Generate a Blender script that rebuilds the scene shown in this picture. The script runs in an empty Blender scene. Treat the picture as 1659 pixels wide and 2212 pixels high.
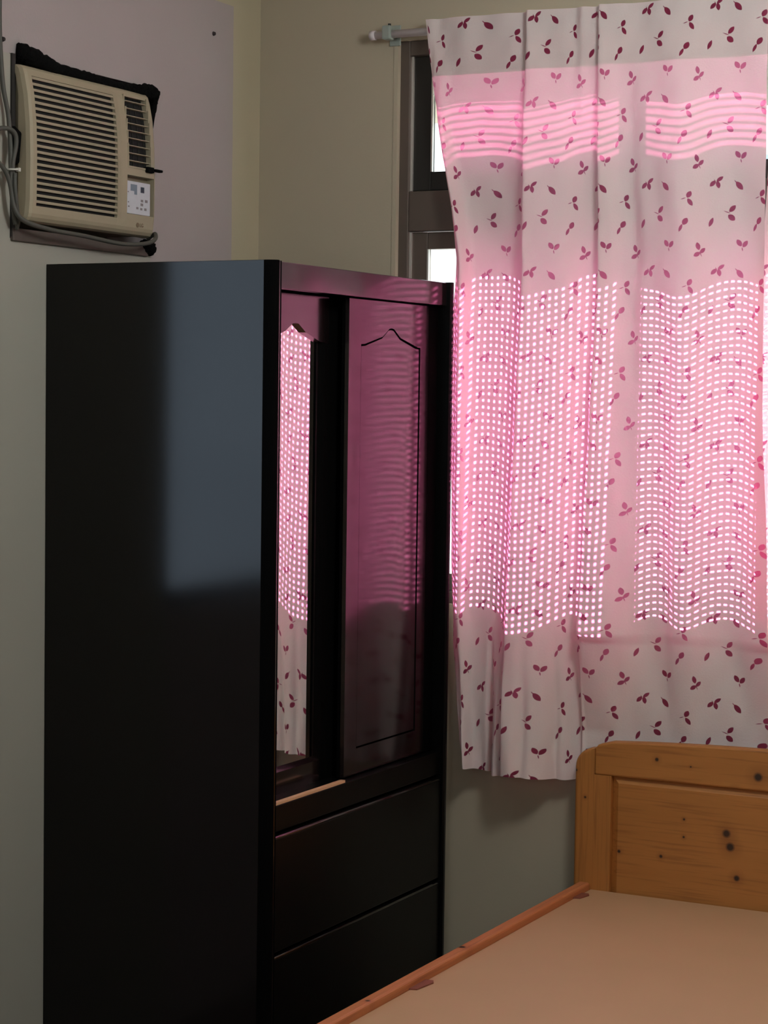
import bpy, bmesh, math, random
from mathutils import Vector, Matrix
random.seed(7)
SC = bpy.context.scene
COL = SC.collection
PI = math.pi

# ------------------------------------------------------------------ camera
cam = bpy.data.cameras.new('camera'); camo = bpy.data.objects.new('camera', cam); COL.objects.link(camo)
cam.sensor_fit = 'VERTICAL'; cam.sensor_height = 36.0; cam.sensor_width = 27.0
cam.lens = 4450.09 / 2212 * 36; cam.clip_start = 0.05; cam.clip_end = 200
_r = Vector((0.8886, 0.4584, 0.0136)); _u = Vector((-0.0375, 0.0430, 0.9984)); _f = Vector((-0.4571, 0.8877, -0.0554))
camo.matrix_world = Matrix(((_r.x, _u.x, -_f.x, 2.7249), (_r.y, _u.y, -_f.y, -4.5682), (_r.z, _u.z, -_f.z, 1.5502), (0, 0, 0, 1)))
SC.camera = camo
# ------------------------------------------------------------------ light
SC.view_settings.view_transform = 'Standard'; SC.view_settings.look = 'None'
SC.view_settings.gamma = 1.0; SC.view_settings.use_curve_mapping = False
SC.view_settings.exposure = 0.0
SC.cycles.use_denoising = True
SC.cycles.max_bounces = 10; SC.cycles.diffuse_bounces = 6; SC.cycles.glossy_bounces = 5
SC.cycles.transmission_bounces = 8; SC.cycles.transparent_max_bounces = 16
SC.cycles.sample_clamp_indirect = 12.0
world = bpy.data.worlds.new('hazy_sky'); SC.world = world; world.use_nodes = True
bgn = world.node_tree.nodes['Background']
bgn.inputs['Color'].default_value = (0.86, 0.93, 1.0, 1); bgn.inputs['Strength'].default_value = 3.1
sun = bpy.data.lights.new('sun', 'SUN'); sun.energy = 105.0; sun.angle = math.radians(0.9); sun.color = (1.0, 0.98, 0.96)
suno = bpy.data.objects.new('sun', sun); COL.objects.link(suno)
SUN_TAN = 0.8
suno.rotation_euler = Vector((0.0, -1.0, -SUN_TAN)).to_track_quat('-Z', 'Y').to_euler()
suno.location = (1, 6, 6)

def portal(name, loc, rot, sx, sy):
    l = bpy.data.lights.new(name, 'AREA'); l.shape = 'RECTANGLE'; l.size = sx; l.size_y = sy
    l.cycles.is_portal = True
    o = bpy.data.objects.new(name, l); COL.objects.link(o); o.location = loc; o.rotation_euler = rot
portal('portal_window_front', (1.03, 0.13, 1.7), (-PI/2, 0, 0), 1.4, 1.6)
portal('portal_window_left', (-0.14, -1.86, 1.6), (0, -PI/2, 0), 1.3, 1.1)
portal('portal_added_window', (1.9, -5.54, 1.85), (PI/2, 0, 0), 2.1, 1.5)

# ------------------------------------------------------------------ helpers
def lin(c):
    def f(v):
        v /= 255.0
        return v/12.92 if v <= 0.04045 else ((v+0.055)/1.055)**2.4
    return (f(c[0]), f(c[1]), f(c[2]), 1)

def link(name, bm, mat, parent=None, smooth=False, base=None):
    """one mesh object; bm is in world coordinates; base = location of the root it hangs under"""
    if base is None:
        base = Vector((0, 0, 0))
    bmesh.ops.translate(bm, verts=bm.verts, vec=-Vector(base))
    me = bpy.data.meshes.new(name); bm.normal_update(); bm.to_mesh(me); bm.free()
    if isinstance(mat, (list, tuple)):
        for m in mat: me.materials.append(m)
    elif mat: me.materials.append(mat)
    if smooth:
        for p in me.polygons: p.use_smooth = True
    o = bpy.data.objects.new(name, me); COL.objects.link(o)
    if parent is not None: o.parent = parent
    return o

def thing(name, loc, label, cat, group=None):
    o = bpy.data.objects.new(name, None); COL.objects.link(o); o.location = loc
    o.empty_display_size = 0.1
    o['label'] = label; o['category'] = cat
    if group: o['group'] = group
    return o

def tag(o, label, cat, group=None):
    o['label'] = label; o['category'] = cat
    if group: o['group'] = group
    return o

def struct(o):
    o['kind'] = 'structure'; return o

def box(bm, x0, x1, y0, y1, z0, z1, bev=0.0, seg=2):
    r = bmesh.ops.create_cube(bm, size=1.0)
    vs = r['verts']
    for v in vs:
        v.co = Vector((x0 + (v.co.x+.5)*(x1-x0), y0 + (v.co.y+.5)*(y1-y0), z0 + (v.co.z+.5)*(z1-z0)))
    if bev > 0:
        es = list({e for v in vs for e in v.link_edges})
        bmesh.ops.bevel(bm, geom=es, offset=bev, offset_type='OFFSET', segments=seg, profile=0.5, affect='EDGES')
    return bm

def B(*a, **k):
    return box(bmesh.new(), *a, **k)

def prism(bm, pts, axis, a0, a1):
    """pts: 2D outline; axis 'x' -> pts are (y,z), 'y' -> (x,z), 'z' -> (x,y)"""
    def P(p, a):
        return {'x': (a, p[0], p[1]), 'y': (p[0], a, p[1]), 'z': (p[0], p[1], a)}[axis]
    lo = [bm.verts.new(P(p, a0)) for p in pts]; hi = [bm.verts.new(P(p, a1)) for p in pts]
    n = len(pts)
    bm.faces.new(lo); bm.faces.new(list(reversed(hi)))
    for i in range(n):
        j = (i+1) % n
        bm.faces.new((lo[j], lo[i], hi[i], hi[j]))
    bmesh.ops.recalc_face_normals(bm, faces=bm.faces)
    return bm

def bevel_all(bm, off, seg=2, ang=0.5):
    es = [e for e in bm.edges if len(e.link_faces) == 2 and e.calc_face_angle(0) > ang]
    bmesh.ops.bevel(bm, geom=es, offset=off, offset_type='OFFSET', segments=seg, profile=0.5, affect='EDGES')
    return bm

def catmull(pts, n):
    P = [Vector(p) for p in pts]; out = []
    for i in range(len(P)-1):
        p0 = P[max(i-1, 0)]; p1 = P[i]; p2 = P[i+1]; p3 = P[min(i+2, len(P)-1)]
        for k in range(n):
            t = k/n
            out.append(0.5*((2*p1)+(p2-p0)*t+(2*p0-5*p1+4*p2-p3)*t*t+(3*p1-p0-3*p2+p3)*t**3))
    out.append(P[-1]); return out

def tube(bm, pts, rad, seg=10, smooth_n=6, jitter=0.0):
    rads = rad if isinstance(rad, (list, tuple)) else [rad]*len(pts)
    pp = catmull([tuple(p)+(r,) for p, r in zip(pts, rads)], smooth_n) if smooth_n > 1 else [Vector(tuple(p)+(r,)) for p, r in zip(pts, rads)]
    Q = [Vector(p[:3]) for p in pp]; R = [p[3] for p in pp]
    ref = Vector((0, 0, 1)); rings = []
    for i, q in enumerate(Q):
        t = (Q[min(i+1, len(Q)-1)] - Q[max(i-1, 0)]).normalized()
        if abs(t.dot(ref)) > 0.95: ref = Vector((0, 1, 0)) if abs(t.y) < 0.9 else Vector((1, 0, 0))
        s = t.cross(ref).normalized(); n = s.cross(t).normalized(); ref = n
        ring = []
        for k in range(seg):
            a = 2*PI*k/seg; rr = R[i]*(1+random.uniform(-jitter, jitter))
            ring.append(bm.verts.new(q + (s*math.cos(a)+n*math.sin(a))*rr))
        rings.append(ring)
    for a, b in zip(rings, rings[1:]):
        for k in range(seg):
            bm.faces.new((a[k], a[(k+1) % seg], b[(k+1) % seg], b[k]))
    bm.faces.new(list(reversed(rings[0]))); bm.faces.new(rings[-1])
    bmesh.ops.recalc_face_normals(bm, faces=bm.faces)
    return bm

# ------------------------------------------------------------------ materials
class NT:
    def __init__(s, name):
        s.m = bpy.data.materials.new(name); s.m.use_nodes = True
        s.t = s.m.node_tree; s.t.nodes.clear()
        s.out = s.t.nodes.new('ShaderNodeOutputMaterial')
    def n(s, typ, ins=None, **props):
        nd = s.t.nodes.new(typ)
        for k, v in props.items(): setattr(nd, k, v)
        if ins:
            for k, v in ins.items():
                sock = nd.inputs[k]
                if hasattr(v, 'bl_idname') and not isinstance(v, bpy.types.Node): s.t.links.new(v, sock)
                elif isinstance(v, bpy.types.Node): s.t.links.new(v.outputs[0], sock)
                else: sock.default_value = v
        return nd
    def math(s, op, a, b=0.0, c=0.0, clamp=False):
        return s.n('ShaderNodeMath', {0: a, 1: b, 2: c}, operation=op, use_clamp=clamp)
    def vmath(s, op, a, b=(0, 0, 0)):
        return s.n('ShaderNodeVectorMath', {0: a, 1: b}, operation=op)
    def mix(s, f, a, b):
        return s.n('ShaderNodeMixRGB', {0: f, 1: a, 2: b})
    def surf(s, nd):
        s.t.links.new(nd.outputs[0], s.out.inputs['Surface']); return s.m

def principled(name, col, rough=0.5, metal=0.0, noise=None, bump=None, spec=None, ior=None, coat=0.0, coat_rough=0.05, alpha=None):
    """noise = (scale, amount 0..1) varies the colour; bump = (scale, strength, distance)"""
    T = NT(name)
    b = T.n('ShaderNodeBsdfPrincipled', {'Base Color': col, 'Roughness': rough, 'Metallic': metal})
    if spec is not None: b.inputs['Specular IOR Level'].default_value = spec
    if ior is not None: b.inputs['IOR'].default_value = ior
    if coat: b.inputs['Coat Weight'].default_value = coat; b.inputs['Coat Roughness'].default_value = coat_rough
    tc = T.n('ShaderNodeTexCoord')
    if noise:
        nz = T.n('ShaderNodeTexNoise', {'Vector': tc.outputs['Object'], 'Scale': noise[0], 'Detail': 5.0})
        k = noise[1]
        mx = T.mix(nz.outputs[0], tuple(max(0, c*(1-k)) for c in col[:3])+(1,), tuple(min(1, c*(1+k)) for c in col[:3])+(1,))
        T.t.links.new(mx.outputs[0], b.inputs['Base Color'])
    if bump:
        nb = T.n('ShaderNodeTexNoise', {'Vector': tc.outputs['Object'], 'Scale': bump[0], 'Detail': 4.0})
        bp = T.n('ShaderNodeBump', {'Strength': bump[1], 'Distance': bump[2], 'Height': nb.outputs[0]})
        T.t.links.new(bp.outputs[0], b.inputs['Normal'])
    return T.surf(b)

def wood(name, c_lo, c_hi, c_grain, axis='x', knots=(), rough=0.5, scale=1.0, plane='xz'):
    """pine: long grain along one axis, flat knots at given local (a, b, radius) positions"""
    T = NT(name)
    b = T.n('ShaderNodeBsdfPrincipled', {'Roughness': rough})
    tc = T.n('ShaderNodeTexCoord')
    sc = {'x': (1.2, 9, 9), 'y': (9, 1.2, 9), 'z': (9, 9, 1.2)}[axis]
    mp = T.n('ShaderNodeMapping', {'Vector': tc.outputs['Object'], 'Scale': tuple(v*scale for v in sc)})
    n1 = T.n('ShaderNodeTexNoise', {'Vector': mp, 'Scale': 2.2, 'Detail': 6.0, 'Distortion': 0.8})
    mp2 = T.n('ShaderNodeMapping', {'Vector': tc.outputs['Object'], 'Scale': tuple(v*scale*(6 if v > 2 else 1.5) for v in sc)})
    n2 = T.n('ShaderNodeTexNoise', {'Vector': mp2, 'Scale': 3.0, 'Detail': 3.0})
    base = T.mix(n1.outputs[0], c_lo, c_hi)
    g = T.n('ShaderNodeMapRange', {0: n2.outputs[0], 1: 0.52, 2: 0.75, 3: 0.0, 4: 0.55})
    col = T.mix(g.outputs[0], base.outputs[0], c_grain)
    sep = T.n('ShaderNodeSeparateXYZ', {0: tc.outputs['Object']})
    A, Bx = {'xz': (sep.outputs[0], sep.outputs[2]), 'yz': (sep.outputs[1], sep.outputs[2]), 'yx': (sep.outputs[1], sep.outputs[0])}[plane]
    for (ka, kb, kr) in knots:
        da = T.math('SUBTRACT', A, ka); db = T.math('SUBTRACT', Bx, kb)
        d2 = T.math('SQRT', T.math('ADD', T.math('MULTIPLY', da, da), T.math('MULTIPLY', db, db)))
        f = T.n('ShaderNodeMapRange', {0: d2.outputs[0], 1: kr*0.6, 2: kr*1.25, 3: 0.92, 4: 0.0})
        halo = T.n('ShaderNodeMapRange', {0: d2.outputs[0], 1: kr, 2: kr*3.5, 3: 0.35, 4: 0.0})
        col = T.mix(halo.outputs[0], col.outputs[0], c_grain)
        col = T.mix(f.outputs[0], col.outputs[0], (0.012, 0.007, 0.005, 1))
    T.t.links.new(col.outputs[0], b.inputs['Base Color'])
    return T.surf(b)

def glass_mat(name, tint=(0.93, 0.97, 0.96, 1)):
    T = NT(name)
    tr = T.n('ShaderNodeBsdfTransparent', {'Color': tint}); gl = T.n('ShaderNodeBsdfGlossy', {'Roughness': 0.02})
    ge = T.n('ShaderNodeNewGeometry')
    k = T.math('MULTIPLY_ADD', ge.outputs['Backfacing'], -2.0, 1.0)
    fr = T.n('ShaderNodeFresnel', {'IOR': T.math('POWER', 1.45, k.outputs[0]).outputs[0]})   # same reflectance on both faces of the pane
    return T.surf(T.n('ShaderNodeMixShader', {0: fr.outputs[0], 1: tr.outputs[0], 2: gl.outputs[0]}))

M = {}
M['cream'] = principled('cream_wall_paint', lin((178, 166, 145)), 0.75, noise=(3.0, 0.05), bump=(160, 0.12, 0.002))
M['panel'] = principled('cream_board', lin((168, 165, 154)), 0.6, noise=(4.0, 0.04), bump=(120, 0.08, 0.002))
M['ceiling'] = principled('ceiling_white', lin((215, 212, 202)), 0.85)
M['floor'] = principled('floor_tile', lin((92, 78, 66)), 0.35, noise=(6, 0.12))
M['black_lacquer'] = principled('black_lacquer', (0.0045, 0.0035, 0.0035, 1), 0.13, ior=1.4, noise=(14, 0.3))
M['door_lacquer'] = principled('dark_door_lacquer', (0.008, 0.005, 0.005, 1), 0.14, ior=1.8, noise=(9, 0.3))
M['lip'] = principled('polished_lip', (0.004, 0.003, 0.003, 1), 0.06, ior=2.4)
M['black_satin'] = principled('black_satin', (0.003, 0.0028, 0.0028, 1), 0.3, ior=1.28)
M['black_matt'] = principled('black_stile', (0.002, 0.0018, 0.0018, 1), 0.75, ior=1.1)
M['mirror'] = principled('mirror_silver', (0.86, 0.86, 0.86, 1), 0.005, metal=1.0)
M['raw_wood'] = wood('raw_wood_edge', lin((205, 160, 120)), lin((220, 178, 138)), lin((160, 110, 75)), 'y')
M['ac_tan'] = principled('aged_beige_plastic', lin((168, 156, 132)), 0.5, noise=(20, 0.06))
M['ac_shaded'] = principled('aged_beige_shaded', lin((140, 130, 108)), 0.55, noise=(15, 0.08))  # front beige darkened to carry the shade on flank and control recess
M['ac_dark'] = principled('inner_shade_black', (0.006, 0.006, 0.006, 1), 0.8)
M['ac_vane'] = principled('vent_grey', lin((44, 42, 38)), 0.7)
M['foam'] = principled('black_foam', (0.0035, 0.0035, 0.0035, 1), 0.95, bump=(90, 0.8, 0.01), noise=(40, 0.5), spec=0.1)
M['frame_dark'] = principled('dark_frame', lin((46, 42, 40)), 0.7, noise=(20, 0.2))
M['frame_brown'] = principled('grey_brown_frame', lin((92, 81, 75)), 0.6, noise=(20, 0.15))
M['cord'] = principled('grey_cord', lin((82, 80, 74)), 0.6)
M['tie'] = principled('white_tie', lin((200, 200, 190)), 0.5)
M['plate'] = principled('control_plate', lin((205, 207, 214)), 0.4, noise=(60, 0.08))
M['disp'] = principled('plate_display', lin((120, 132, 146)), 0.3)
M['navy'] = principled('plate_window', lin((40, 50, 66)), 0.3)
M['button'] = principled('plate_button', lin((140, 132, 134)), 0.5)
M['mark'] = principled('brand_print', lin((120, 100, 78)), 0.6)
M['bronze'] = principled('bronze_aluminium', lin((96, 84, 76)), 0.45, metal=0.25, noise=(30, 0.06))
M['bronze_dark'] = principled('bronze_recess', lin((40, 38, 34)), 0.5, metal=0.2)
M['edge_glint'] = principled('edge_glint_metal', lin((215, 210, 202)), 0.25, metal=0.6)  # pale strip stands in for light caught on the sash edges
M['glass'] = glass_mat('window_glass')
M['tinted'] = glass_mat('tinted_glass', (0.80, 0.86, 0.92, 1))
M['white_tube'] = principled('white_curtain_tube', lin((215, 205, 208)), 0.35)
M['bracket'] = principled('grey_green_bracket', lin((150, 158, 150)), 0.45)
M['knob_dark'] = principled('dark_plug', lin((50, 42, 44)), 0.7)
M['facade'] = principled('white_render', lin((240, 240, 238)), 0.8, noise=(1.0, 0.03))
M['facade_glass'] = principled('facade_window', lin((150, 165, 180)), 0.15)
M['awning'] = principled('awning_sheet', lin((110, 110, 108)), 0.7)
M['ground'] = principled('yard_concrete', lin((112, 111, 107)), 0.9, noise=(2, 0.05))

def shutter_mat(name, f):
    T = NT(name)
    d = T.n('ShaderNodeBsdfDiffuse', {'Color': (0.8, 0.8, 0.8, 1)}); t = T.n('ShaderNodeBsdfTranslucent', {'Color': (0.75, 0.75, 0.78, 1)})
    return T.surf(T.n('ShaderNodeMixShader', {0: f, 1: d.outputs[0], 2: t.outputs[0]}))
M['screen'] = shutter_mat('light_screen_plastic', 0.22)
M['slat'] = shutter_mat('awning_slat_plastic', 0.34)

M['lining'] = principled('header_lining', lin((225, 216, 212)), 0.9)
def wall_left_mat():
    """lilac paint field with a cream border at the corner and along the top"""
    T = NT('lilac_and_cream_paint')
    b = T.n('ShaderNodeBsdfPrincipled', {'Roughness': 0.75})
    tc = T.n('ShaderNodeTexCoord'); sep = T.n('ShaderNodeSeparateXYZ', {0: tc.outputs['Object']})
    e = T.n('ShaderNodeTexNoise', {'Vector': tc.outputs['Object'], 'Scale': 9.0})
    w = T.math('MULTIPLY', T.math('SUBTRACT', e.outputs[0], 0.5), 0.006)
    m1 = T.math('LESS_THAN', T.math('ADD', sep.outputs[1], w), -0.131)
    m2 = T.math('LESS_THAN', T.math('ADD', sep.outputs[2], w), 2.518)
    m = T.math('MULTIPLY', m1, m2)
    nz = T.n('ShaderNodeTexNoise', {'Vector': tc.outputs['Object'], 'Scale': 3.0, 'Detail': 5.0})
    lil = T.mix(nz.outputs[0], lin((170, 159, 158)), lin((181, 170, 169)))
    crm = T.mix(nz.outputs[0], lin((184, 174, 146)), lin((192, 182, 156)))
    c = T.mix(m.outputs[0], crm.outputs[0], lil.outputs[0])
    nb = T.n('ShaderNodeTexNoise', {'Vector': tc.outputs['Object'], 'Scale': 160.0})
    bp = T.n('ShaderNodeBump', {'Strength': 0.12, 'Distance': 0.002, 'Height': nb.outputs[0]})
    T.t.links.new(c.outputs[0], b.inputs['Base Color']); T.t.links.new(bp.outputs[0], b.inputs['Normal'])
    return T.surf(b)
M['wall_left'] = wall_left_mat()

PRINT_W, PRINT_H = 0.1736, 0.1985
def curtain_mat():
    """off-white cloth printed with small leaf sprigs; pink when lit from behind"""
    T = NT('leaf_print_curtain')
    uv = T.n('ShaderNodeUVMap', uv_map='UVMap')
    W, H = PRINT_W, PRINT_H            # one repeat of the print in metres (600 x 735 print units)
    sc = T.vmath('DIVIDE', uv.outputs[0], (W, H, 1)); fr = T.vmath('FRACTION', sc.outputs[0])
    p = T.vmath('MULTIPLY', fr.outputs[0], (600, 735, 0))
    # (x, y from the top of the tile, length, width, angle in degrees: 0 = pointing right, 90 = up)
    leaves = [(64, 78, 66, 30, 48), (104, 86, 64, 30, 100), (118, 40, 66, 26, 40),
              (270, 98, 88, 40, 128),
              (466, 172, 62, 36, 62), (474, 236, 72, 32, 122),
              (212, 288, 74, 34, 48), (204, 362, 68, 42, 138),
              (436, 398, 66, 38, 60), (400, 452, 70, 22, 66),
              (44, 400, 84, 28, 66),
              (264, 575, 66, 36, 122), (312, 585, 66, 34, 52),
              (536, 604, 66, 34, 104), (572, 640, 62, 28, 48), (526, 672, 62, 32, 32)]
    stems = [(424, 206, 40, 5, 20), (170, 316, 56, 5, 158), (288, 628, 34, 6, 100), (556, 668, 50, 5, 112), (82, 60, 40, 5, 110), (238, 62, 30, 5, 128)]
    acc = None
    for (x, y, L, w, a) in leaves + stems:
        mp = T.n('ShaderNodeMapping', {'Vector': p.outputs[0], 'Location': (x, 735-y, 0), 'Rotation': (0, 0, math.radians(a))}, vector_type='TEXTURE')
        ab = T.vmath('ABSOLUTE', mp.outputs[0])
        w *= 1.10 if w > 10 else 1.4
        h, k = L/2, w/2
        cc = (h*h-k*k)/(2*k)           # two circles of radius cc+k make the almond outline
        sw = T.vmath('ADD', ab.outputs[0], (0, cc, 0))
        ln = T.n('ShaderNodeVectorMath', {0: sw.outputs[0]}, operation='LENGTH')
        lt = T.n('ShaderNodeMapRange', {0: ln.outputs['Value'], 1: cc+k-1.5, 2: cc+k+1.5, 3: 1.0, 4: 0.0})
        acc = lt if acc is None else T.math('MAXIMUM', acc.outputs[0], lt.outputs[0])
    wv = T.n('ShaderNodeTexNoise', {'Vector': uv.outputs[0], 'Scale': 900.0, 'Detail': 2.0})
    ink = T.mix(wv.outputs[0], lin((118, 50, 70)), lin((140, 64, 86)))
    clo = T.mix(wv.outputs[0], lin((236, 226, 222)), lin((246, 238, 234)))
    col = T.mix(acc.outputs[0], clo.outputs[0], ink.outputs[0])
    tcol = T.mix(acc.outputs[0], PINK, (1.0, 0.24, 0.48, 1))
    nb = T.n('ShaderNodeTexNoise', {'Vector': uv.outputs[0], 'Scale': 220.0, 'Detail': 3.0})
    bp = T.n('ShaderNodeBump', {'Strength': 0.25, 'Distance': 0.002, 'Height': nb.outputs[0]})
    d = T.n('ShaderNodeBsdfDiffuse', {'Color': col.outputs[0], 'Normal': bp.outputs[0]})
    t = T.n('ShaderNodeBsdfTranslucent', {'Color': tcol.outputs[0]})
    return T.surf(T.n('ShaderNodeMixShader', {0: T.math('MULTIPLY_ADD', acc.outputs[0], 0.08, 0.28).outputs[0], 1: d.outputs[0], 2: t.outputs[0]}))
PINK = (0.95, 0.17, 0.41, 1)
M['curtain'] = curtain_mat()

# ------------------------------------------------------------------ room shell
RX, RY, RZ = 3.5, -5.4, 2.78
struct(link('floor', B(-0.2, RX+0.2, RY-0.2, 0.16, -0.1, 0.0), M['floor']))
struct(link('ceiling', B(-0.2, RX+0.2, RY-0.2, 0.16, RZ, RZ+0.1), M['ceiling']))
# window wall (y = 0), window opening x .394-1.666, z 1.045-2.428
WX0, WX1, WZ0, WZ1 = 0.394, 1.666, 1.045, 2.428
bm = bmesh.new()
box(bm, -0.2, WX0, 0, 0.16, 0, RZ); box(bm, WX1, RX+0.2, 0, 0.16, 0, RZ)
box(bm, WX0, WX1, 0, 0.16, 0, WZ0); box(bm, WX0, WX1, 0, 0.16, WZ1, RZ)
struct(link('wall_back', bm, M['cream']))
# left wall (x = 0) with the hole for the air conditioner and a window nearer the viewer
AY0, AY1, AZ0, AZ1 = -1.032, -0.497, 1.879, 2.266
LY0, LY1, LZ0, LZ1 = -2.36, -1.40, 1.035, 2.15
bm = bmesh.new()
box(bm, -0.16, 0, RY, LY0, 0, RZ); box(bm, -0.16, 0, LY0, LY1, 0, LZ0); box(bm, -0.16, 0, LY0, LY1, LZ1, RZ)
box(bm, -0.16, 0, LY1, AY0, 0, RZ); box(bm, -0.16, 0, AY0, AY1, 0, AZ0); box(bm, -0.16, 0, AY0, AY1, AZ1, RZ)
box(bm, -0.16, 0, AY1, 0, 0, RZ)
struct(link('wall_left', bm, M['wall_left']))
struct(link('wall_right', B(RX, RX+0.16, RY, 0, 0, RZ), M['cream']))
# rear wall behind the viewer; wide window added for fill daylight
VX0, VX1, VZ0, VZ1 = 1.1, 2.5, 1.25, 2.45
bm = bmesh.new()
box(bm, -0.16, VX0, RY-0.16, RY, 0, RZ); box(bm, VX1, RX+0.16, RY-0.16, RY, 0, RZ)
box(bm, VX0, VX1, RY-0.16, RY, 0, VZ0); box(bm, VX0, VX1, RY-0.16, RY, VZ1, RZ)
struct(link('wall_rear', bm, M['cream']))
# cream filler board below and left of the air conditioner
bm = prism(bmesh.new(), [(-1.385, 0.0), (-0.500, 0.0), (-0.500, 1.877), (-1.033, 1.877), (-1.033, 2.264), (-1.385, 2.264)], 'x', 0.0, 0.004)
struct(link('trim_1', bm, M['panel']))
# grey-brown frame around the hole
t2 = struct(link('trim_2', B(0.0, 0.012, -1.031, -0.520, 1.872, 1.899, bev=0.002), M['frame_brown']))
link('light_block_board', B(-0.158, -0.122, -1.031, -0.498, 1.880, 2.265), M['frame_dark'], t2)  # added unseen board, stops daylight leaking in round the casing
link('frame_strip', B(-0.12, 0.008, -1.032, -1.020, 1.88, 2.265), M['frame_dark'], t2)

# globe lamp added above the bed, out of view, to lift the upper walls
lb = (1.90, -1.50, RZ)
lamp = thing('added_fill_lamp', lb, 'white globe lamp added out of view to brighten the upper walls', 'added fill lamp')
bm = bmesh.new(); bmesh.ops.create_cone(bm, cap_ends=True, segments=32, radius1=0.07, radius2=0.08, depth=0.03)
bmesh.ops.translate(bm, verts=bm.verts, vec=(lb[0], lb[1], RZ-0.015)); link('ceiling_rose', bm, M['white_tube'], lamp, base=lb)
link('stem', tube(bmesh.new(), [(lb[0], lb[1], RZ-0.03), (lb[0], lb[1], RZ-0.155)], 0.012, 12, 1), M['white_tube'], lamp, base=lb)
bm = bmesh.new(); bmesh.ops.create_uvsphere(bm, u_segments=24, v_segments=14, radius=0.18)
bmesh.ops.translate(bm, verts=bm.verts, vec=(lb[0], lb[1], RZ-0.33))
T = NT('fill_lamp_glow'); link('globe', bm, T.surf(T.n('ShaderNodeEmission', {'Color': (0.95, 1.0, 0.99, 1), 'Strength': 33.0})), lamp, smooth=True, base=lb)
# ------------------------------------------------------------------ front window
w1 = bmesh.new()
FW = 0.027
box(w1, WX0, WX0+FW, 0.014, 0.11, WZ0, WZ1, 0.002); box(w1, WX1-FW, WX1, 0.014, 0.11, WZ0, WZ1, 0.002)
box(w1, WX0+FW, WX1-FW, 0.014, 0.11, WZ1-0.036, WZ1, 0.002); box(w1, WX0+FW, WX1-FW, 0.014, 0.11, WZ0, WZ0+0.03, 0.002)
box(w1, WX0+FW, WX1-FW, 0.016, 0.11, 1.962, 2.060, 0.002)
w1 = struct(link('window_1', w1, M['bronze']))
MX = (WX0+WX1)/2
def sash(x0, x1, z0, z1, st, rl, ya, yb, dark):
    bm = bmesh.new()
    box(bm, x0, x0+st, ya, yb, z0, z1, 0.002); box(bm, x1-st, x1, ya, yb, z0, z1, 0.002)
    box(bm, x0+st, x1-st, ya, yb, z0, z0+rl, 0.002); box(bm, x0+st, x1-st, ya, yb, z1-rl, z1, 0.002)
    s = link('sash', bm, M['bronze_dark'] if dark else M['bronze'], w1)
    link('edge_glint', B(x0-0.001, x0+0.004, ya-0.006, ya+0.002, z0, z1), M['edge_glint'], s)
    link('edge_glint', B(x0+st, x0+st+0.004, ya-0.002, ya+0.006, z0+rl, z1-rl), M['edge_glint'], s)
    link('pane', B(x0+st-0.003, x1-st+0.003, (ya+yb)/2-0.002, (ya+yb)/2+0.002, z0+rl-0.003, z1-rl+0.003), M['glass'], s)
sash(WX0+FW+0.001, MX+0.02, 2.062, WZ1-0.037, 0.052, 0.046, 0.030, 0.052, True)
sash(MX-0.02, WX1-FW-0.001, 2.062, WZ1-0.037, 0.052, 0.046, 0.054, 0.076, True)
sash(WX0+FW+0.001, MX+0.02, WZ0+0.031, 1.960, 0.046, 0.042, 0.030, 0.052, False)
sash(MX-0.02, WX1-FW-0.001, WZ0+0.031, 1.960, 0.046, 0.042, 0.054, 0.076, False)
# perforated light screen outside the lower sashes: a fine lattice
bm = bmesh.new()
px, pz = 0.0154, 0.0160
for (xa, xb_, hx, hz) in ((WX0+0.158, MX, 0.0054, 0.0066), (MX, WX1-FW, 0.0084, 0.0044)):
    x = xa
    while x < xb_-0.004:
        box(bm, x, x+px-hx, 0.086, 0.088, WZ0+0.03, 1.962); x += px
    z = WZ0+0.03
    while z < 1.955:
        box(bm, xa, xb_, 0.0865, 0.0875, z, z+pz-hz); z += pz
lat = link('light_screen', bm, M['screen'], w1); lat['kind'] = 'stuff'
# sill strip / plaster edge
struct(link('trim_3', B(WX0-0.010, WX0+0.001, -0.002, 0.016, WZ0, WZ1), M['cream']))

# left window seen only as a reflection; rear window added for daylight
def plain_window(name, axis, a0, a1, z0, z1, pos, n, gm='glass'):
    bm = bmesh.new()
    def bx(p0, p1, q0, q1, d0, d1):
        if axis == 'x': box(bm, pos+d0, pos+d1, p0, p1, q0, q1)
        else: box(bm, p0, p1, pos+d0, pos+d1, q0, q1)
    f = 0.035
    bx(a0, a0+f, z0, z1, -.1, -.03); bx(a1-f, a1, z0, z1, -.1, -.03); bx(a0+f, a1-f, z0, z0+f, -.1, -.03); bx(a0+f, a1-f, z1-f, z1, -.1, -.03)
    for i in range(1, n):
        m = a0+(a1-a0)*i/n; bx(m-.02, m+.02, z0+f, z1-f, -.09, -.04)
    w = struct(link(name, bm, M['bronze']))
    for i in range(n):
        p0 = a0+(a1-a0)*i/n+.02; p1 = a0+(a1-a0)*(i+1)/n-.02
        g = B(pos-.068, pos-.064, p0, p1, z0+f, z1-f) if axis == 'x' else B(p0, p1, pos-.068, pos-.064, z0+f, z1-f)
        link('pane', g, M[gm], w)
plain_window('window_2', 'x', LY0, LY1, LZ0, LZ1, 0.0, 1, 'tinted')
plain_window('added_window_3', 'y', VX0, VX1, VZ0, VZ1, RY, 2)

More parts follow.
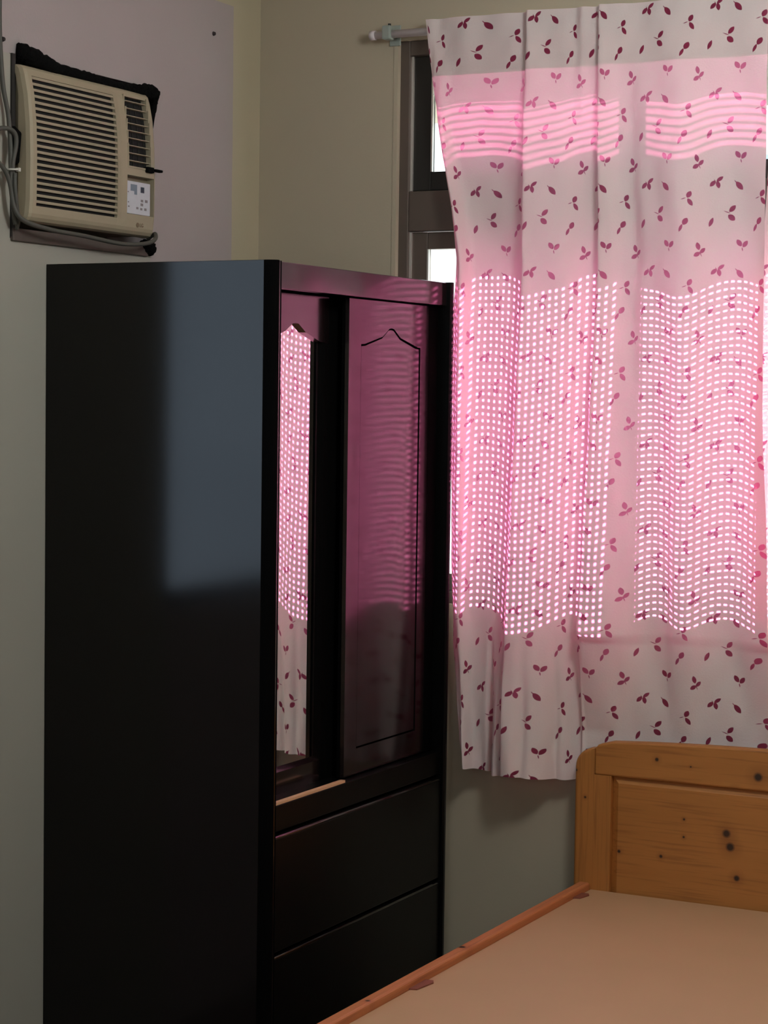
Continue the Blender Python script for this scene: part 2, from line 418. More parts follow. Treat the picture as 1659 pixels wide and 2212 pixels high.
# ------------------------------------------------------------------ outdoors
struct(link('yard_ground', B(-30, 30, 0.3, 40, -0.6, -0.5), M['ground']))
bt = thing('neighbour_building', (0, 13.0, -0.5), 'white neighbouring building seen through the gap beside the curtain', 'building')
link('facade_wall', B(-9, 9, 13.0, 17, -0.5, 4.4), M['facade'], bt, base=(0, 13, -.5))
for i in range(7):
    for k in range(2):
        x0 = -7.78+2.3*i; z0 = 0.3+2.2*k
        wf = link('facade_window', B(x0, x0+1.2, 12.93, 13.0, z0, z0+1.2), M['facade_glass'], bt, base=(0, 13, -.5))
link('downpipe', tube(bmesh.new(), [(-6.28, 12.94, -0.5), (-6.28, 12.94, 4.3)], 0.05, 10, 1), M['facade_glass'], bt, base=(0, 13, -.5))
at = thing('stripe_awning', (1.03, 0.5, 2.30), 'unseen slatted sunshade, shaped to stripe the light on the upper curtain', 'awning')  # unseen; slats and rail shaped to stripe and block the sun
ab = (1.03, 0.5, 2.30)
link('bottom_rail', B(0.2, 1.9, 0.495, 0.505, 2.295, 2.548), M['awning'], at, base=ab)
z = 2.549
for i in range(9):
    link('slat', B(0.2, 1.9, 0.499, 0.501, z+0.0025, z+0.019), M['slat'], at, base=ab); z += 0.019
link('roof_sheet', prism(bmesh.new(), [(0.165, 3.02), (0.51, 2.735), (0.51, 2.720), (0.165, 3.01)], 'x', 0.2, 1.9), M['awning'], at, base=ab)
for xx in (0.21, 1.87):
    link('support_arm', B(xx, xx+0.02, 0.165, 0.495, 2.50, 2.52), M['awning'], at, base=ab)

# ------------------------------------------------------------------ curtain
def lerp(a, b, t): return a+(b-a)*t
def interp(tab, x):
    if x <= tab[0][0]: return tab[0][1]
    for (a, va), (b, vb) in zip(tab, tab[1:]):
        if x <= b: return lerp(va, vb, (x-a)/(b-a))
    return tab[-1][1]
# fold columns: (x at the rod, x mid, x at the hem, depth at the rod, depth at z 1.85, depth at z 1.0)
FOLDS = [
    (0.499, 0.568, 0.600, .062, .018, .020), (0.514, 0.592, 0.612, .060, .056, .056), (0.535, 0.608, 0.630, .056, .074, .080), (0.565, 0.625, 0.650, .060, .038, .060),
    (0.600, 0.655, 0.676, .064, .030, .055), (0.645, 0.695, 0.700, .058, .030, .062), (0.690, 0.725, 0.715, .060, .034, .070),
    (0.725, 0.750, 0.728, .058, .045, .082), (0.752, 0.768, 0.740, .054, .062, .098), (0.763, 0.772, 0.748, .058, .082, .112),
    (0.772, 0.779, 0.757, .078, .094, .122), (0.795, 0.800, 0.788, .074, .088, .120), (0.825, 0.832, 0.820, .066, .080, .110),
    (0.860, 0.868, 0.858, .062, .070, .085), (0.885, 0.895, 0.885, .058, .050, .068), (0.905, 0.917, 0.900, .066, .034, .062),
    (0.925, 0.938, 0.915, .058, .028, .064), (0.942, 0.952, 0.924, .056, .036, .072), (0.948, 0.955, 0.928, .064, .058, .098),
    (0.953, 0.961, 0.934, .078, .072, .118), (0.975, 0.985, 0.965, .074, .064, .120), (1.000, 1.012, 1.000, .068, .044, .112),
    (1.025, 1.040, 1.030, .062, .040, .085), (1.050, 1.066, 1.060, .060, .056, .055), (1.085, 1.100, 1.095, .064, .064, .036),
    (1.115, 1.130, 1.130, .068, .076, .040), (1.145, 1.160, 1.158, .070, .084, .062), (1.175, 1.188, 1.190, .066, .076, .066),
    (1.210, 1.222, 1.230, .060, .050, .046), (1.250, 1.260, 1.275, .058, .036, .034), (1.285, 1.295, 1.310, .060, .034, .040),
    (1.320, 1.326, 1.345, .064, .042, .060), (1.349, 1.350, 1.396, .066, .052, .085)]
RIGHT_EDGE = [(0.60, 1.399), (0.74, 1.398), (1.2, 1.380), (1.36, 1.369), (1.52, 1.3575), (1.83, 1.350), (2.06, 1.3487), (2.46, 1.3496)]
LEFT_EDGE = [(0.64, 0.631), (0.72, 0.609), (0.945, 0.580), (1.114, 0.572), (1.34, 0.566), (1.62, 0.564), (1.786, 0.565), (1.886, 0.5705), (2.008, 0.5585), (2.175, 0.5347), (2.337, 0.5134), (2.465, 0.4988)]
ZTOP, ZROD = 2.462, 2.437

def cm1(p0, p1, p2, p3, t):
    return 0.5*((2*p1)+(p2-p0)*t+(2*p0-5*p1+4*p2-p3)*t*t+(3*p1-p0-3*p2+p3)*t**3)
def curtain_surface(folds, ledge, redge, nsub, nz, zbot, name, label, behind_bed):
    cols = []
    for i in range(len(folds)-1):
        for k in range(nsub):
            t = k/nsub
            q = [folds[max(i-1, 0)], folds[i], folds[i+1], folds[min(i+2, len(folds)-1)]]
            cols.append(tuple(cm1(q[0][j], q[1][j], q[2][j], q[3][j], t) for j in range(6)))
    cols.append(folds[-1])
    n = len(cols)
    # cloth length along the width, measured at mid height
    u = [0.0]
    for a, b in zip(cols, cols[1:]):
        u.append(u[-1]+math.hypot(b[1]-a[1], b[4]-a[4]))
    ub = next((u[i] for i in range(n) if cols[i][0] >= 1.226), 0.0)
    uoff = 0.0266-ub+PRINT_W*10        # a three-leaf sprig sits at x = 1.226 under the top edge
    def pos(i, z):
        c = cols[i]
        if z > 1.85:
            t = min(1, (z-1.85)/(ZTOP-1.85)); t = t*t*(3-2*t) if t < 1 else 1
            tx = min(1, max(0, (z-1.87)/(2.2-1.87)))
            x = lerp(c[1], c[0], tx); d = lerp(c[4], c[3], t**1.5)
        else:
            t = min(1.0, (1.85-z)/(1.85-1.0)); x = lerp(c[1], c[2], (1.85-z)/(1.85-zbot)*1.0); d = lerp(c[4], c[5], t)
        # pull the two free edges onto their hanging lines
        s = i/(n-1)
        if ledge:
            wl = max(0, 1-s/0.10); x += (interp(ledge, z)-pos0(cols[0], z))*wl
        if redge:
            wr = max(0, 1-(1-s)/0.10); x += (interp(redge, z)-pos0(cols[-1], z))*wr
        if z > ZROD-0.005:
            d = lerp(d, 0.066+0.25*(d-0.066), min(1, (z-ZROD+0.005)/0.02)) if False else d
        if z < 1.0:
            k = min(1, (1.0-z)/0.30)
            d += k*0.010*math.sin(i*0.19+z*9)*(1-0.5*k)
            if behind_bed:
                kb = min(1, max(0, (1.05-z)/0.28))*min(1, max(0, (x-0.86)/0.08))
                d = lerp(d, 0.014+0.026*(d-0.03)/0.09, kb)
        if behind_bed and z < 1.02:
            kc = min(1, (1.02-z)/0.28)
            for (xc, wc, am) in ((0.622, 0.006, -0.022), (0.640, 0.010, 0.012), (0.700, 0.006, -0.040), (0.722, 0.010, 0.014), (0.80, 0.012, -0.014), (0.865, 0.012, -0.020)):
                d += kc*am*math.exp(-((c[2]-xc)/wc)**2)
        d += 0.0012*math.sin(z*23+i*0.31)+0.0008*math.sin(z*61-i*0.5)
        return Vector((x, -max(d, 0.006), z))
    def pos0(c, z):
        if z > 1.85: return lerp(c[1], c[0], min(1, max(0, (z-1.87)/(2.2-1.87))))
        return lerp(c[1], c[2], (1.85-z)/(1.85-zbot))
    def hem(i):
        return zbot+0.004*math.sin(i*0.11)+0.010*max(0, 0.08-i/(n-1))/0.08
    def sheet(z0f, z1, nzz, off=0.0):
        bm = bmesh.new(); uvl = bm.loops.layers.uv.new('UVMap'); rows = []
        for r in range(nzz+1):
            row = []
            for i in range(n):
                zz = lerp(z1, z0f(i), r/nzz)
                v = pos(i, zz); v.y += off
                row.append((bm.verts.new(v), u[i], zz))
            rows.append(row)
        for a, b in zip(rows, rows[1:]):
            for i in range(n-1):
                qs = (a[i], b[i], b[i+1], a[i+1])
                f = bm.faces.new([q[0] for q in qs])
                for l, q in zip(f.loops, qs): l[uvl].uv = (q[1]+uoff, q[2]+0.1174)
        return bm
    rt = thing(name, (folds[0][0], -0.06, 0), label, 'curtain')
    base = (folds[0][0], -0.06, 0)
    link('drape', sheet(hem, ZTOP, nz), M['curtain'], rt, smooth=True, base=base)
    link('bottom_hem', sheet(hem, zbot+0.068, 6, off=0.0025), M['curtain'], rt, smooth=True, base=base)
    # the pocket behind the tube: a straight strip joined to the drape above and below it
    bm = bmesh.new(); uvl = bm.loops.layers.uv.new('UVMap')
    prof = [(0, ZTOP-0.001), (1, ZROD+0.014), (2, ZROD), (1, ZROD-0.016), (0, ZROD-0.032), (0, ZROD-0.06), (0, ZROD-0.09), (0, 2.324)]
    rows = []
    for (k, zz) in prof:
        row = []
        for i in range(n):
            v = pos(i, zz); v.y = v.y+0.0015 if k == 0 else lerp(v.y, -0.026, 0.75 if k == 1 else 1.0)
            row.append(bm.verts.new(v))
        rows.append(row)
    for a, b in zip(rows, rows[1:]):
        for i in range(n-1):
            f = bm.faces.new((a[i], b[i], b[i+1], a[i+1]))
    for f in bm.faces:
        for l in f.loops: l[uvl].uv = (l.vert.co.x, l.vert.co.z)
    link('tube_pocket', bm, M['lining'], rt, smooth=True, base=base)
    return rt
curtain_surface(FOLDS, LEFT_EDGE, RIGHT_EDGE, 7, 170, 0.652, 'curtain', 'grey-pink curtain with maroon leaf sprigs hanging between wardrobe and bed', True)
F2 = [(1.354+0.024*i, 1.335+0.028*i, 1.360+0.028*i, .064+.010*math.sin(i*1.3), (.022 if i < 2 else .058+.028*math.sin(i*1.3)), (.022 if i < 2 else .058+.030*math.sin(i*1.3))) for i in range(16)]
curtain_surface(F2, None, None, 4, 60, 0.652, 'curtain', 'second leaf-print curtain, its edge just showing right of the first', True)

# curtain tube
rb = (0.335, -0.052, 2.437)
rod = thing('curtain_rod', rb, 'white curtain tube above the window with grey bracket at its left end', 'curtain rod')
link('tube', tube(bmesh.new(), [(0.350, -0.039, 2.4375), (1.0, -0.039, 2.4375), (1.80, -0.039, 2.4375)], 0.0098, 16, 1), M['white_tube'], rod, smooth=True, base=rb)
link('end_cap', tube(bmesh.new(), [(0.338, -0.039, 2.4375), (0.352, -0.039, 2.4375)], 0.0118, 16, 1), M['white_tube'], rod, smooth=True, base=rb)
for bxx in (0.375, 1.72):
    bm = B(bxx, bxx+0.024, -0.054, -0.028, 2.424, 2.458, 0.004); box(bm, bxx+0.004, bxx+0.020, -0.04, 0.0, 2.432, 2.442, 0.002)
    box(bm, bxx-0.002, bxx+0.028, -0.006, 0.0, 2.415, 2.465, 0.002)
    br = link('bracket', bm, M['bracket'], rod, base=rb)
    link('screw', tube(bmesh.new(), [(bxx+0.018, -0.046, 2.457), (bxx+0.018, -0.046, 2.462)], 0.004, 8, 1), M['frame_dark'], br, base=rb)

# ------------------------------------------------------------------ wardrobe
D, YN, YF, HW = 0.580, -0.905, -0.0363, 1.830
wb = (0.29, -0.47, 0.0)
wr = thing('wardrobe', wb, 'tall black lacquered wardrobe with sliding doors beside the curtain', 'wardrobe')
def wp(name, bm, mat, parent=wr, smooth=False): return link(name, bm, mat, parent, smooth, base=wb)
def side_outline(y0, y1, rx, ry, flip):
    # plan outline of a side panel whose front outer corner is rounded
    pts = []
    if not flip:
        pts = [(0.004, y1), (0.004, y0)]
        for k in range(9):
            a = PI/2*k/8; pts.append((D-rx+rx*math.sin(a), y0+ry-ry*math.cos(a)))
        pts.append((D, y1))
    else:
        pts = [(0.004, y1), (0.004, y0), (D-0.004, y0), (D, y0+0.004)]
        for k in range(1, 9):
            a = PI/2*k/8; pts.append((D-rx+rx*math.cos(a), y1-ry+ry*math.sin(a)))
    return pts
wp('side_panel', B(0.004, D-0.026, YN, YN+0.030, 0, HW, 0.0008, 1), M['black_lacquer'])
so = [p for p in side_outline(YN, YN+0.0175, 0.026, 0.0165, False)]
so[0] = (D-0.026, YN+0.0175); so[1] = (D-0.0261, YN)
wp('edge_strip', prism(bmesh.new(), [so[0]]+so[2:], 'z', 0, HW), M['black_matt'])
wp('edge_glint_strip', B(D-0.026, D+0.0003, YN+0.0176, YN+0.0215, 0, HW-0.001), M['door_lacquer'])  # added glossy strip that carries the corner's thin highlight
wp('edge_strip', B(D-0.026, D-0.0015, YN+0.0216, YN+0.030, 0, HW-0.001), M['black_matt'])
wp('side_panel', prism(bmesh.new(), side_outline(YF-0.026, YF, 0.02, 0.017, True), 'z', 0, HW), M['black_satin'])
YI0, YI1 = YN+0.030, YF-0.026
wp('top_panel', B(0.006, 0.562, YI0, YI1, HW-0.022, HW-0.002), M['black_lacquer'])
wp('back_panel', B(0.006, 0.016, YI0, YI1, 0.06, HW-0.022), M['black_lacquer'])
wp('shelf_board', B(0.016, 0.50, YI0, YI1, 0.66, 0.68), M['black_lacquer'])
wp('top_rail', B(0.545, 0.566, YI0, YI1, 1.7735, HW-0.001, 0.0015), M['door_lacquer'])
wp('bottom_rail', B(0.50, 0.567, YI0, YI1, 0.634, 0.690, 0.002), M['black_satin'])
wp('plinth', B(0.52, 0.560, YI0, YI1, 0.0, 0.085, 0.002), M['black_lacquer'])
def arch(yc, hw, z0, zs, zp, n=1):
    """opening outline: straight sides, two slanting sides to a blunt point, small shoulders"""
    return [(yc-hw, z0), (yc+hw, z0), (yc+hw, zs), (yc+hw-0.018, zs+0.001), (yc+0.045, zs+0.020), (yc+0.012, zp-0.0015), (yc, zp), (yc-0.012, zp-0.0015), (yc-0.045, zs+0.020), (yc-hw+0.018, zs+0.001), (yc-hw, zs)]
def door_face(bm, y0, y1, z0, z1, op, xf, xb):
    """front plate with an arched opening, as one welded mesh"""
    top = sorted(op[2:], key=lambda p: p[0]); zb = op[0][1]
    cache = {}
    def V(y, z):
        k = (round(y, 5), round(z, 5))
        if k not in cache: cache[k] = bm.verts.new((xf, y, z))
        return cache[k]
    yb = [p[0] for p in top]
    for a, c in zip(yb, yb[1:]): bm.faces.new((V(a, z0), V(c, z0), V(c, zb), V(a, zb)))
    for p, q in zip(top, top[1:]): bm.faces.new((V(*p), V(*q), V(q[0], z1), V(p[0], z1)))
    for (ya, yc, ye) in ((y0, yb[0], yb[0]), (yb[-1], y1, yb[-1])):
        zt = top[0][1] if ye == yb[0] else top[-1][1]
        for (za, zc) in ((z0, zb), (zb, zt), (zt, z1)): bm.faces.new((V(ya, za), V(yc, za), V(yc, zc), V(ya, zc)))
    ext = bmesh.ops.extrude_face_region(bm, geom=list(bm.faces))
    for v in [g for g in ext['geom'] if isinstance(g, bmesh.types.BMVert)]: v.co.x = xb
    bmesh.ops.recalc_face_normals(bm, faces=bm.faces)
    return bm
# left sliding door with the mirror, on the inner track
XL = 0.505
LD0, LD1 = YI0+0.002, -0.415
lz0, lz1 = 0.685, 1.7715
dl = wp('mirror_door', door_face(bmesh.new(), LD0, -0.537, lz0, lz1, arch(-0.6855, 0.1295, 0.738, 1.670, 1.7095), XL, XL-0.014), M['door_lacquer'])
dl['label'] = 'left sliding door with an arched mirror'
mo = arch(-0.6855, 0.1305, 0.737, 1.6705, 1.710)
wp('mirror', prism(bmesh.new(), mo, 'x', XL-0.0135, XL-0.0095), M['mirror'], dl)['label'] = 'arched silver mirror'
wp('moulding', prism(bmesh.new(), [(XL-0.0095, -0.570), (XL-0.0095, -0.5565), (XL+0.001, -0.5565), (XL-0.003, -0.563)], 'z', 0.738, 1.670), M['black_matt'], dl)
wp('moulding', prism(bmesh.new(), [(XL-0.0095, 0.738), (XL+0.0005, 0.738), (XL-0.0095, 0.7475)], 'y', -0.814, -0.5565), M['door_lacquer'], dl)
wp('stile_trim', B(XL-0.010, XL+0.0012, -0.5565, -0.537, lz0, 1.668), M['black_matt'], dl)
# finger-pull stile with a rounded front
def stile(y0, y1, z0, z1, xb, xf, bulge):
    pts = [(xb, y0), (xb, y1)]
    n = 12
    for k in range(n+1):
        a = PI*k/n
        pts.append((xf+bulge*math.sin(a)**0.6, y1+(y0-y1)*k/n))
    q = []
    for p in pts:
        if not q or (Vector(p)-Vector(q[-1])).length > 1e-6: q.append(p)
    return prism(bmesh.new(), q, 'z', z0, z1)
wp('pull_stile', stile(-0.537, LD1, lz0, lz1, XL-0.018, XL, 0.004), M['black_matt'], dl, smooth=False)
wp('bottom_strip', B(0.5535, 0.5655, YI0+0.001, -0.546, 0.6900, 0.6955), M['raw_wood'])['label'] = 'pale raw wood edge'
# right sliding door, plain panel, on the outer track
XR = 0.545
RD0, RD1 = -0.516, -0.114
rz0, rz1 = 0.694, 1.7705
dr = wp('panel_door', door_face(bmesh.new(), RD0, RD1, rz0, rz1, arch(-0.3076, 0.1505, 0.752, 1.6700, 1.7105), XR, XR-0.010), M['door_lacquer'])
dr['label'] = 'right sliding door with a plain arched panel'
wp('door_panel', prism(bmesh.new(), arch(-0.3096, 0.1460, 0.756, 1.6655, 1.7065), 'x', XR-0.012, XR-0.0010), M['door_lacquer'], dr)
wp('door_back', B(XR-0.018, XR-0.0121, RD0, RD1, rz0, rz1), M['black_matt'], dr)
wp('pull_stile', stile(RD1, YI1-0.002, rz0, rz1, XR-0.018, XR, 0.003), M['black_matt'], dr)
# drawers
for (z0, z1) in ((0.379, 0.627), (0.112, 0.371)):
    d_ = wp('drawer', B(0.546, 0.572, YI0+0.004, YI1-0.004, z0, z1-0.006, 0.002, 2), M['black_satin'])
    lip = [(0.546, z1-0.0059)] + [(0.564+0.008*math.cos(PI/2*k/6), z1-0.0059+0.0058*math.sin(PI/2*k/6)) for k in range(7)] + [(0.546, z1-0.0001)]
    wp('drawer_lip', prism(bmesh.new(), [(x, z) for x, z in lip], 'y', YI0+0.004, YI1-0.004), M['lip'], d_, smooth=False)
    wp('drawer_box', B(0.08, 0.5455, YI0+0.02, YI1-0.02, z0+0.02, z1-0.04), M['black_lacquer'], d_)

# ------------------------------------------------------------------ bed
bb = (1.47, -1.0, 0.0)
bd = thing('bed', bb, 'pine bed without a mattress, knotty panelled headboard against the window wall', 'bed')
def bp(name, bm, mat, parent=bd, smooth=False): return link(name, bm, mat, parent, smooth, base=bb)
def K(*ks): return [(x-bb[0], z-bb[2], r) for x, z, r in ks]
P_LO, P_HI, P_GR = lin((164, 104, 46)), lin((186, 122, 60)), lin((118, 64, 26))
m_rail = wood('pine_rail', P_LO, P_HI, P_GR, 'x', K((1.133, .7253, .0045), (1.374, .7074, .010), (1.215, .716, .0022), (1.321, .669, .006)))
m_panel = wood('pine_panel', P_LO, P_HI, P_GR, 'x', K((1.3016, .570, .0095), (1.311, .540, .010), (1.328, .4702, .007), (1.200, .592, .0028), (1.200, .551, .0028), (1.146, .500, .004), (1.043, .500, .004)))
m_post = wood('pine_post', P_LO, P_HI, P_GR, 'z', K((.9345, .682, .003), (.958, .620, .003)))
m_side = wood('pine_side_rail', lin((178, 104, 62)), lin((196, 122, 76)), lin((130, 66, 38)), 'y',
              [(-0.757-bb[1], 0.957-bb[0], .008), (-1.19-bb[1], 0.965-bb[0], .005)], plane='yx')
HX0, HX1, HYF, HYB = 0.930, 2.010, -0.085, -0.052
def arc_top(x):
    c = (HX0+HX1)/2; return 0.7695-0.020*((x-c)/(c-HX0))**2
pts = [(HX0, 0.0), (HX0+0.050, 0.0), (HX0+0.050, 0.737)]
for k in range(9):
    a = PI/2*k/8; pts.append((HX0+0.045-0.045*math.sin(a), 0.690+0.046*math.cos(a)))
def post(side):
    pp = pts if side < 0 else [(HX0+HX1-x, z) for x, z in pts]
    bm = prism(bmesh.new(), pp, 'y', HYF, HYB)
    es = [e for e in bm.edges if all(abs(v.co.y-HYF) < 1e-5 for v in e.verts) and all((v.co.x < HX0+0.046 if side < 0 else v.co.x > HX1-0.046) for v in e.verts) and max(v.co.z for v in e.verts) > 0.01]
    bmesh.ops.bevel(bm, geom=es, offset=0.010, segments=4, profile=0.5, affect='EDGES')
    return bm
bp('headboard_post', post(-1), m_post); bp('headboard_post', post(1), m_post)
xs = [HX0+0.050+(HX1-HX0-0.1)*i/24 for i in range(25)]
rail = [(x, arc_top(x)) for x in xs]
rail = [(HX0+0.050, 0.676)] + [(HX0+0.050, 0.7375), (HX0+0.058, 0.7465)] + rail[1:-1] + [(HX1-0.058, 0.7465), (HX1-0.050, 0.7375)] + [(HX1-0.050, 0.676)]
bp('headboard_rail', bevel_all(prism(bmesh.new(), rail, 'y', HYF, HYB), 0.004, 2, 0.6), m_rail)
bp('headboard_stile', B(HX0+0.050, HX0+0.092, HYF+0.0006, HYB, 0.30, 0.676), m_post)
bp('headboard_stile', B(HX1-0.092, HX1-0.050, HYF+0.0006, HYB, 0.30, 0.676), m_post)
# raised panel: bevelled field inside a groove
def raised(x0, x1, z0, z1, w):
    bm = bmesh.new()
    o = [(x0, z0), (x1, z0), (x1, z1), (x0, z1)]; i_ = [(x0+w, z0+w), (x1-w, z0+w), (x1-w, z1-w), (x0+w, z1-w)]
    a = [bm.verts.new((p[0], HYF+0.014, p[1])) for p in o]; b = [bm.verts.new((p[0], HYF+0.005, p[1])) for p in i_]
    c = [bm.verts.new((p[0], HYB-0.002, p[1])) for p in o]
    bm.faces.new(b); bm.faces.new(list(reversed(c)))
    for k in range(4):
        j = (k+1) % 4
        bm.faces.new((a[k], a[j], b[j], b[k])); bm.faces.new((c[k], c[j], a[j], a[k]))
    bmesh.ops.recalc_face_normals(bm, faces=bm.faces); return bm
bp('headboard_panel', raised(HX0+0.0925, HX1-0.0925, 0.30, 0.6755, 0.016), m_panel)
# rails, board
bp('side_rail', B(0.947, 0.975, -1.97, HYF, 0.30, 0.420, 0.006, 3), m_side)
bp('side_rail', B(1.965, 1.993, -1.97, HYF, 0.30, 0.420, 0.006, 3), m_side)
bp('foot_rail', B(0.947, 1.993, -1.99, -1.971, 0.28, 0.44, 0.006, 3), m_rail)
m_board = principled('hardboard', lin((186, 148, 112)), 0.5, noise=(5, 0.05), bump=(300, 0.05, 0.001))
bp('bed_board', B(0.976, 1.964, -1.969, HYF-0.001, 0.392, 0.4034, 0.001), m_board)
m_patch = principled('reddish_block', lin((128, 72, 56)), 0.6, noise=(30, 0.15))
for yy, ln in ((-1.0, 0.075), (-0.165, 0.055)):
    bm = prism(bmesh.new(), [(0.974, yy-ln/2), (0.990, yy-ln/2+0.006), (0.998, yy+ln/2-0.012), (0.992, yy+ln/2), (0.974, yy+ln/2)], 'z', 0.4034, 0.4062)
    bp('corner_block', bm, m_patch)['label'] = 'reddish brown block on the board edge'
for (x0, y0) in ((0.947, -1.99), (1.943, -1.99), (0.947, -0.15), (1.943, -0.15)):
    bp('leg', B(x0, x0+0.05, y0, y0+0.05, 0, 0.30, 0.004), m_post)

# ------------------------------------------------------------------ air conditioner
ab_ = (0.0, -0.785, 1.91)
ac = thing('air_conditioner', ab_, 'aged beige window air conditioner set into the lilac wall', 'air conditioner')
def ap(name, bm, mat, parent=ac, smooth=False): return link(name, bm, mat, parent, smooth, base=ab_)
Y0, Y1, Z0, Z1 = -1.0225, -0.545, 1.9125, 2.243
XF = [(1.9125, .040), (1.93, .046), (1.96, .049), (2.05, .050), (2.12, .048), (2.18, .042), (2.22, .034), (2.243, .026)]
def xf(z): return interp(XF, z)
ap('casing', B(-0.12, 0.016, Y0+0.004, Y1-0.004, Z0+0.004, Z1-0.004, 0.002), M['ac_shaded'])
GY0, GY1, GZ0, GZ1 = -1.000, -0.7005, 1.9465, 2.2205     # grille opening
VY0, VY1, VZ0_, VZ1_ = -0.6615, -0.5655, 2.0635, 2.2285   # vent opening
CY0, CY1, CZ0, CZ1 = -0.6635, -0.5555, 1.9595, 2.0465     # control recess
ys = sorted([Y0, Y0+0.003, Y0+0.010, GY0, GY1, -0.6845, -0.6825, VY0, CY0, VY1, CY1, Y1-0.010, Y1-0.003, Y1])
zs = sorted(set([Z0, Z0+0.003, Z0+0.010, GZ0, GZ1, VZ0_, VZ1_, CZ0, CZ1, Z1-0.008, Z1-0.003, Z1, 1.93, 2.00, 2.09, 2.12, 2.15, 2.18, 2.20]))
bm = bmesh.new(); grid = {}
for i, y in enumerate(ys):
    for j, z in enumerate(zs):
        dx = 0
        e = min(y-Y0, Y1-y); dx += 0.012 if e < 1e-6 else (0.003 if e < 0.0035 else 0)
        e = min(z-Z0, Z1-z); dx += 0.010 if e < 1e-6 else (0.003 if e < 0.0035 else 0)
        if -0.6846 < y < -0.6824 and 1.93 < z < 2.235: dx += 0.0015
        grid[i, j] = bm.verts.new((xf(z)-dx, y, z))
for i in range(len(ys)-1):
    for j in range(len(zs)-1):
        yc, zc = (ys[i]+ys[i+1])/2, (zs[j]+zs[j+1])/2
        if (GY0 < yc < GY1 and GZ0 < zc < GZ1) or (VY0 < yc < VY1 and VZ0_ < zc < VZ1_) or (CY0 < yc < CY1 and CZ0 < zc < CZ1): continue
        bm.faces.new((grid[i, j], grid[i+1, j], grid[i+1, j+1], grid[i, j+1]))
for v in [v for v in bm.verts if not v.link_faces]: bm.verts.remove(v)
ext = bmesh.ops.extrude_face_region(bm, geom=list(bm.faces))
for v in [g for g in ext['geom'] if isinstance(g, bmesh.types.BMVert)]: v.co.x = min(v.co.x-0.012, 0.017)
bmesh.ops.recalc_face_normals(bm, faces=bm.faces)
fp = ap('front_panel', bm, M['ac_tan'])
def dark_sheet(name, y0, y1, z0, z1, off, parent):  # near-black sheet in place of the shade inside the unit
    zz = [z0+(z1-z0)*k/8 for k in range(9)]
    ap(name, prism(bmesh.new(), [(xf(z)-off, z) for z in zz]+[(0.0165, z1), (0.0165, z0)], 'y', y0, y1), M['ac_dark'], parent)
dark_sheet('grille_shade_sheet', GY0, GY1, GZ0, GZ1, 0.0075, fp)
NS = 21; pitch = (GZ1-GZ0)/NS
for k in range(NS):
    zc = GZ0+pitch*(k+0.72); h = 0.0029; x1 = xf(zc)-0.001
    bm = prism(bmesh.new(), [(x1-0.012, zc+h-0.001), (x1-0.012, zc-h+0.0015), (x1, zc-h), (x1+0.0006, zc), (x1-0.0005, zc+h)], 'y', GY0-0.001, GY1+0.001)
    ap('slat', bm, M['ac_tan'], fp)
# air outlet
vf = bmesh.new()
t = 0.004
def vbar(y0, y1, z0, z1):
    x = xf((z0+z1)/2); box(vf, x-0.02, x+0.001, y0, y1, z0, z1)
for q in range(6):
    za, zb_ = VZ0_+(VZ1_-VZ0_)*q/6, VZ0_+(VZ1_-VZ0_)*(q+1)/6
    vbar(VY0, VY0+t, za, zb_); vbar(VY1-t, VY1, za, zb_)
vbar(VY0+t, VY1-t, VZ0_, VZ0_+t); vbar(VY0+t, VY1-t, VZ1_-t, VZ1_)
ve = ap('air_outlet', vf, M['ac_tan'], ac)
dark_sheet('outlet_shade_sheet', VY0+t, VY1-t, VZ0_+t, VZ1_-t, 0.0125, ve)
for k in range(9):
    zc = VZ0_+t+(VZ1_-VZ0_-2*t)*(k+0.75)/9.3; x1 = xf(zc)
    bm = prism(bmesh.new(), [(x1-0.008, zc-0.0008), (x1-0.008, zc-0.0020), (x1-0.001, zc-0.0008), (x1-0.001, zc+0.0009)], 'y', VY0+t, VY1-t)
    ap('vent_blade', bm, M['ac_tan'], ve)
for k in range(4):
    yc = VY0+t+(VY1-VY0-2*t)*(k+0.5)/4
    zz = [VZ0_+t+(VZ1_-VZ0_-2*t)*q/6 for q in range(7)]
    ap('vent_vane', prism(bmesh.new(), [(xf(z)-0.0105, z) for z in zz]+[(xf(z)-0.0126, z) for z in reversed(zz)], 'y', yc-0.0008, yc+0.0008), M['ac_vane'], ve)
bm = B(0.044, 0.058, -0.592, -0.566, 2.0585, 2.0715, 0.002); box(bm, 0.050, 0.062, -0.567, -0.536, 2.0625, 2.0685, 0.002)
ap('vent_lever', bm, M['foam'], ve)['label'] = 'black lever at the outlet corner'
# control plate
cp = ap('control_plate', B(0.030, 0.0455, CY0+0.001, CY1-0.009, CZ0+0.001, CZ1-0.012, 0.0015), M['plate'], ac)
ap('recess_floor', B(0.0165, 0.0296, CY0, CY1, CZ0, CZ1), M['ac_shaded'], cp)
def mark(name, y0, y1, z0, z1, m): ap(name, B(0.0453, 0.0460, y0, y1, z0, z1), m, cp)
mark('display', -0.6445, -0.6190, 2.0125, 2.0275, M['disp']); mark('display', -0.6300, -0.6190, 2.0050, 2.0125, M['disp'])
mark('indicator_window', -0.6040, -0.5900, 2.0110, 2.0240, M['navy'])
for (yy, zz, s) in ((-.656, 2.008, .004), (-.655, 1.985, .004), (-.654, 1.975, .005), (-.603, 1.990, .009), (-.586, 1.990, .010), (-.604, 1.981, .010), (-.621, 1.9725, .008), (-.605, 1.9715, .008), (-.589, 1.9715, .009)):
    mark('button', yy, yy+s, zz, zz+s*0.62, M['button'])
